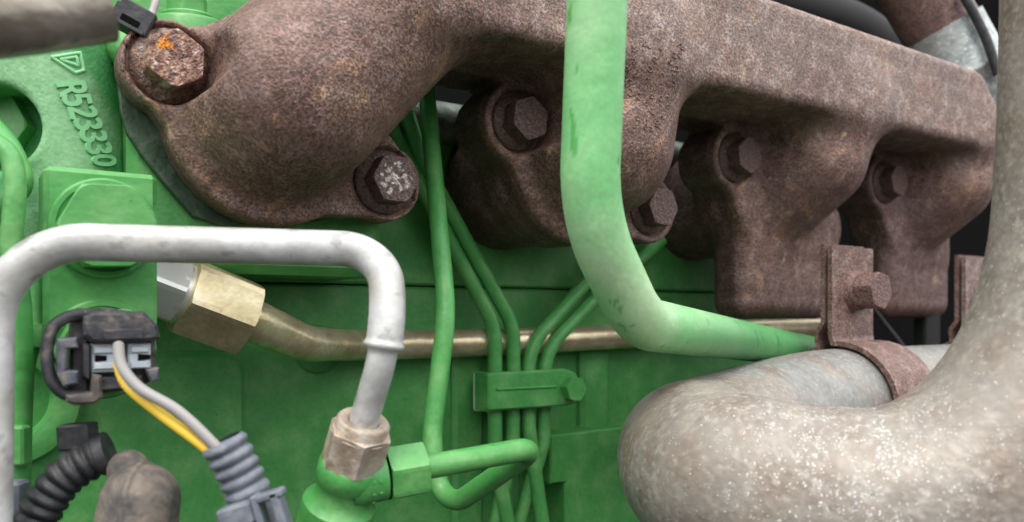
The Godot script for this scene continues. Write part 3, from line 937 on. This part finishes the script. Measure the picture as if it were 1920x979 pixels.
# ---------------------------------------------------------------- the casting, fittings, plugs and wires at the left
func neck(p: Vector3) -> float:
	var d := cap3(p, PD(82, 10, 246), PD(118, 420, 250), 19, 20)
	d = smin(d, rbox(p, PD(-60, 230, 250), Vector3(30, 40, 14), 6), 10)
	var c := PD(2, 242, 232)
	var q := p - c
	var r := Vector2(q.x, q.y).length() - 12.2
	d = smax(d, -maxf(r, -q.z - 15.0), 2.5)
	return d + fn.get_noise_3dv(p * 2.5) * 0.08
func left_side() -> void:
	var t := thing("neck_casting", "rough green casting with a raised part number at the upper left", "casting", PD(100, 200, 240))
	var a := nets(neck, PD(100, 200, 246) - Vector3(72, 62, 26), PD(100, 200, 246) + Vector3(26, 52, 26), 0.9, func(p: Vector3, _n): 
		var k := fn.get_noise_3dv(p * 0.5 + Vector3(5, 5, 5))
		return Color(0.16, 0.52, 0.22).lerp(Color(0.66, 0.84, 0.66), clampf(0.26 + k * 1.3, 0, 0.55)))
	put("body", a, M.green_cast, t, t)
	var font := SystemFont.new()
	font.font_names = PackedStringArray(["Droid Sans"])
	font.font_weight = 700
	var word := "R523330"
	for i in 7:
		var f := i / 6.0
		var h := march(lerpf(133, 192, f), lerpf(165, 301, f) , neck)
		if h.is_empty(): continue
		var tm := TextMesh.new()
		tm.text = word[i]
		tm.font = font
		tm.font_size = 64
		tm.pixel_size = 0.0001
		tm.depth = 0.0014
		tm.material = M.green_letter
		var o := MeshInstance3D.new()
		o.name = "raised_character"
		o.mesh = tm
		var along := PD(190, 300, 240) - PD(134, 172, 240)
		var z: Vector3 = h[1]
		var x := along.slide(z).normalized()
		o.transform = t.transform.affine_inverse() * Transform3D(Basis(x * 1.15, z.cross(x) * 1.75, z), EYE + (h[0] + z * 0.1) * 0.001)
		t.add_child(o, true)
	var s := Shape.new()
	for loop in [[[97, 108], [150, 99], [157, 132], [141, 137], [97, 108]], [[112, 112], [143, 107], [147, 124], [112, 112]]]:
		var pts := PackedVector3Array()
		for i in loop.size() - 1:
			for k in 6:
				var f := k / 6.0
				var h := march(lerpf(loop[i][0], loop[i + 1][0], f), lerpf(loop[i][1], loop[i + 1][1], f), neck)
				if not h.is_empty(): pts.append(h[0])
		pts.append(pts[0])
		s.tube(pts, 0.6, 8)
	obj("raised_emblem", s, M.green_letter, t)
	t = thing("hex_plug", "dark green hex plug sunk in the casting at the left edge", "plug", PD(2, 242, 240))
	s = Shape.new()
	s.hexagon(PD(2, 242, 249), look_basis(Vector3(0.1, 0, 1)) * Basis(Vector3(0, 0, 1), 0.5), 21.0, 9.0)
	obj("hex_head", s, M.green, t)

	# top left: blurred bar, connector, plug
	t = thing("foreground_bar", "blurred brown grey metal bar across the top left corner", "bar", PD(100, 50, 150))
	s = Shape.new()
	s.tube(PackedVector3Array([PD(-260, 62, 138), PD(-100, 50, 145), PD(50, 36, 152), PD(196, 15, 160)]), 6.6, 40)
	obj("bar", s, M.bar, t)
	t = thing("wire_connector", "small black connector with a pale grey wire above the orange spotted bolt", "connector", PD(250, 42, 236))
	var cb := Basis(Vector3(0, 1, 0), 0.35) * Basis(Vector3(0, 0, 1), -0.45)
	var cc := PD(254, 40, 233)
	s = Shape.new()
	s.box(cc, cb, Vector3(5.0, 3.9, 4), 0.5)
	obj("housing", s, M.black, t)
	s = Shape.new()
	s.box(cc + cb * Vector3(-4.6, -0.4, 1), cb, Vector3(1.2, 2.6, 2.6), 0.3)
	s.box(cc + cb * Vector3(0, -3.4, 3.2), cb, Vector3(4.2, 0.5, 1.4), 0.2)
	obj("latch", s, M.black, t)
	s = Shape.new()
	s.box(cc + cb * Vector3(-0.4, -1.6, 4.0), cb, Vector3(2.6, 0.9, 0.3), 0.1)
	obj("window", s, M.dark, t)
	s = Shape.new()
	s.tube(curve([cc + cb * Vector3(3.6, 1.4, 0), PD(284, 28, 238), PD(292, 0, 240), PD(294, -40, 244)]), 1.15, 14)
	obj("wire", s, M.wire_grey, t)
	t = thing("stepped_plug", "green stepped hex plug at the top edge left of the manifold", "plug", PD(356, 50, 262))
	var ub := look_basis(Vector3(0.0, 1, 0.1), Vector3(0, 0, 1))
	var uc := PD(352, 46, 262)
	s = Shape.new()
	s.lathe([Vector2(12, -10), Vector2(12, 0), Vector2(11.4, 0.8), Vector2(8.2, 1.0), Vector2(8.2, 2.6), Vector2(7.6, 3.2), Vector2(0, 3.2)], uc, ub, 40)
	obj("base", s, M.green, t)
	s = Shape.new()
	s.hexagon(uc + ub.z * 3.0, ub * Basis(Vector3(0, 0, 1), 0.2), 11.6, 5.4)
	obj("hex_head", s, M.green, t)
	t = thing("green_boss", "smooth green boss under the small black connector", "boss", PD(230, 80, 250))
	s = Shape.new()
	s.tube(PackedVector3Array([PD(205, 78, 252), PD(240, 96, 250), PD(262, 108, 249)]), 6.5, 24)
	obj("boss", s, M.green, t)

	t = thing("round_housing", "round green housing edge low at the left, under the sensor plug", "housing", PD(20, 780, 262))
	s = Shape.new()
	s.lathe([Vector2(12, 3), Vector2(13, 8), Vector2(17, 9), Vector2(20.5, 8), Vector2(22, 5), Vector2(22.5, -12)], PD(10, 748, 258), look_basis(N), 56)
	obj("rim", s, M.green, t)
	# the green block with its plugs and the sensor
	t = thing("fitting_block", "green rectangular fitting block with a round seat and hex plug at left", "block", PD(184, 600, 222))
	var fb := look_basis(N)
	s = Shape.new()
	s.box(PD(184, 480, 226), fb, Vector3(14.0, 23.0, 9), 1.4)
	obj("body", s, M.green, t)
	for y in [[197, 428, 0.42], [192, 655, 0.5]]:
		var at := PD(y[0], y[1], 218)
		s = Shape.new()
		s.lathe([Vector2(13.6, -2), Vector2(13.6, 0.3), Vector2(13.0, 0.9), Vector2(11.9, 0.9), Vector2(11.6, 0.2), Vector2(0, 0.2)], at, fb, 48)
		obj("seat_ring", s, M.green, t)
		s = Shape.new()
		s.hexagon(at, fb * Basis(Vector3(0, 0, 1), PI / 6 + 0.04), 21.6, 8.5)
		obj("hex_plug", s, M.green, t)

	sensor()
	# wires and conduits at the bottom left
	var defs := [["wire", "grey wire running from the black sensor plug into the grey conduit", M.wire_grey, 1.3, [[222, 648, 193], [228, 686, 186], [262, 728, 184], [335, 772, 184], [405, 838, 185], [440, 880, 187]]],
		["wire", "yellow wire running from the black sensor plug into the grey conduit", M.wire_yellow, 1.3, [[222, 684, 195], [240, 724, 187], [300, 775, 186], [388, 842, 186], [425, 885, 188]]]]
	for d in defs:
		var pts := []
		for q in d[4]: pts.append(PD(q[0], q[1], q[2]))
		t = thing(d[0], d[1], "wire", pts[3], Basis(), "wires of the sensor plug")
		s = Shape.new()
		s.tube(curve(pts), d[3], 18)
		obj("insulation", s, d[2], t)
	t = thing("grey_conduit", "short ribbed grey conduit holding the yellow and grey wires", "conduit", PD(450, 900, 186))
	s = Shape.new()
	var path := curve([PD(417, 826, 186), PD(445, 880, 187), PD(470, 940, 188), PD(490, 1040, 190)], 0.35)
	s.tube(path, func(l, _t):
		var k := 0.5 + 0.5 * cos(TAU * (l - 1.4) / 2.95)
		return 4.3 + 1.05 * pow(k, 0.45) if l < 15.2 else 5.3, 36, false)
	s.tube(PackedVector3Array([path[2], path[12]]), 3.2, 24)
	obj("ribbed_tube", s, M.grey, t)
	var kb := Basis(Vector3(0, 0, 1), 0.3)
	s = Shape.new()
	s.box(PD(452, 962, 183), kb, Vector3(4.0, 2.6, 4.6), 0.7)
	s.box(PD(508, 928, 181), kb, Vector3(3.0, 0.9, 2.6), 0.5)
	s.box(PD(489, 962, 181), kb, Vector3(0.8, 4.4, 2.6), 0.4)
	s.box(PD(526, 955, 181), kb, Vector3(1.1, 4.6, 2.6), 0.5)
	obj("clip", s, M.grey, t)
	t = thing("black_conduit", "ribbed black conduit curving out at the bottom left", "conduit", PD(120, 920, 198))
	s = Shape.new()
	path = curve([PD(206, 848, 200), PD(170, 862, 199), PD(112, 905, 197), PD(62, 990, 195), PD(40, 1090, 194)], 0.35)
	s.tube(path, func(l, _t):
		var k := 0.5 + 0.5 * cos(TAU * l / 3.0)
		return 4.2 + 0.9 * pow(k, 0.5) if l > 2.5 else 5.4, 32)
	obj("ribbed_tube", s, M.black, t)
	s = Shape.new()
	s.box(PD(146, 818, 200), Basis(Vector3(0, 0, 1), 0.06), Vector3(3.9, 3.2, 3), 0.5)
	obj("clip", s, M.black, t)
	t = thing("rubber_boot", "dusty brown grey rubber boot with a raised seam at the bottom", "boot", PD(260, 960, 190))
	a = nets(func(p: Vector3) -> float:
		var q := p - PD(258, 940, 190)
		var d := cap3(q, Vector3(0.6, 0.0, 0), Vector3(-2, -26, 3), 9.0, 10.5)
		d = smin(d, cap3(p, PD(240, 880, 198), PD(246, 930, 196), 4.8, 5.2), 1.5)
		var seam := maxf(absf(q.x - 0.6 + q.y * -0.06) - 0.6, d - 0.55)
		return smin(d, seam, 0.5),
		PD(258, 940, 190) - Vector3(16, 22, 14), PD(258, 940, 190) + Vector3(14, 18, 12), 0.55)
	put("boot", a, M.boot, t, t)

	# green tubes at the left edge
	var tubes := [["upper green tube curving down at the left edge", 2.6, [[-60, 240, 205], [12, 285, 205], [28, 350, 204], [22, 470, 204], [40, 600, 206], [38, 860, 208], [36, 1100, 210]], M.green],
		["second green tube tucked behind at the left edge", 2.8, [[-50, 450, 218], [0, 390, 216], [40, 345, 216], [20, 280, 218], [-20, 230, 222]], M.green],
		["thin green tube with a small union beside the fitting block", 1.9, [[74, 440, 216], [70, 520, 216], [66, 625, 215], [50, 700, 214], [44, 850, 213], [40, 1000, 212]], M.green]]
	for i in 3:
		var pts := []
		for q in tubes[i][2]: pts.append(PD(q[0], q[1], q[2]))
		t = thing("green_tube", tubes[i][0], "tube", pts[2], Basis(), "green tubes at the left edge")
		s = Shape.new()
		s.tube(curve(pts), tubes[i][1], 20)
		obj("tube", s, tubes[i][3], t)
		if i == 2:
			s = Shape.new()
			s.lathe([Vector2(0, -3), Vector2(2.9, -3), Vector2(3.1, 0), Vector2(2.6, 3), Vector2(0, 3)], PD(72, 628, 214), look_basis(Vector3(0.1, 1, 0), Vector3(0, 0, 1)), 20)
			obj("union", s, M.green, t)
	t = thing("tube_end_fitting", "pale green fitting with a grey foot at the lower left edge", "fitting", PD(34, 900, 206))
	s = Shape.new()
	s.box(PD(32, 835, 204), Basis(), Vector3(2.6, 5, 2), 0.6)
	obj("collar", s, M.green, t)
	s = Shape.new()
	s.box(PD(22, 960, 203), Basis(), Vector3(3.2, 8, 3), 0.8)
	obj("foot", s, M.grey, t)

func sensor() -> void:
	var d := 196.0
	var sb := look_basis(N * Vector3(0.9, 1, 1))
	var t := thing("sensor_plug", "black sensor plug with two pale blue terminals on the green block", "plug", PD(192, 655, d))
	var X := Transform3D(sb, PD(192, 660, d))
	var k := d / F
	var Q := func(u: float, v: float) -> Vector2: return Vector2((u - 192) * k, (660 - v) * k)
	var poly := func(l: Array) -> PackedVector2Array:
		var p := PackedVector2Array()
		for i in l.size() / 2: p.append(Q.call(l[i * 2], l[i * 2 + 1]))
		return p
	var s := Shape.new()
	s.prism(poly.call([168, 585, 205, 577, 245, 583, 276, 602, 290, 630, 292, 660, 290, 700, 278, 725, 250, 738, 215, 740, 185, 742, 168, 735]), X, -16, -6, 1.2)
	obj("body", s, M.sensor, t)
	s = Shape.new()
	var ring := PackedVector3Array()
	for q in [[190, 590], [150, 590], [118, 606], [105, 635], [103, 680], [112, 715], [132, 738], [165, 744]]:
		var w: Vector2 = Q.call(q[0], q[1])
		ring.append(X * Vector3(w.x, w.y, -3))
	s.tube(curve(Array(ring), 0.6), 1.45, 12)
	obj("guard_loop", s, M.sensor, t)
	s = Shape.new()
	s.prism(poly.call([142, 598, 172, 590, 172, 738, 140, 736, 132, 715, 140, 690]), X, -14, -4.5, 0.8)
	obj("side_wall", s, M.sensor, t)
	s = Shape.new()
	s.prism(poly.call([160, 594, 176, 584, 262, 584, 286, 610, 292, 636, 268, 642, 172, 642, 160, 628]), X, -8, 2, 1.0)
	obj("hood", s, M.sensor, t)
	s = Shape.new()
	s.prism(poly.call([192, 618, 258, 616, 262, 636, 190, 638]), X, 0, 2.7, 0.5)
	obj("hood_step", s, M.sensor, t)
	s = Shape.new()
	s.prism(poly.call([118, 634, 150, 632, 152, 652, 134, 654, 133, 692, 152, 694, 152, 718, 128, 722, 118, 700]), X, -6, 1, 0.7)
	obj("latch", s, M.sensor_grey, t)
	s = Shape.new()
	s.prism(poly.call([132, 738, 172, 734, 174, 700, 190, 704, 192, 745, 180, 756, 145, 757, 132, 750]), X, -8, 1.5, 0.8)
	obj("latch_foot", s, M.boot, t)
	s = Shape.new()
	s.prism(poly.call([160, 645, 171, 645, 171, 712, 160, 705]), X, -8, 0, 0.4)
	obj("rib", s, M.sensor, t)
	s = Shape.new()
	s.prism(poly.call([186, 708, 262, 708, 262, 732, 190, 734]), X, -8, -1, 0.6)
	obj("sill", s, M.sensor, t)
	s = Shape.new()
	s.prism(poly.call([266, 696, 290, 692, 290, 716, 276, 722]), X, -8, 0.5, 0.6)
	obj("corner_tab", s, M.sensor_grey, t)
	for e in [[174, 219, 180, 200, 1], [237, 277, 254, 276, -1]]:
		s = Shape.new()
		s.prism(poly.call([e[0], 644, e[1], 644, e[1], 700, e[0], 700] if e[4] > 0 else [e[0], 644, e[1], 646, e[1], 694, e[0], 690]), X, -7, -1.6, 0.5)
		for h in [[650, 664], [680, 694]]:
			s.prism(poly.call([e[0] + 3, h[0], e[1] - 4, h[0], e[1] - 4, h[1], e[0] + 3, h[1]]), X, -2, -0.7, 0.5)
		obj("terminal_seal", s, M.seal, t)
		s = Shape.new()
		s.prism(poly.call([e[2], 666, e[3], 668, e[3], 677, e[2], 679]), X, -2.4, -1.2, 0.1)
		obj("terminal_slot", s, M.dark, t)
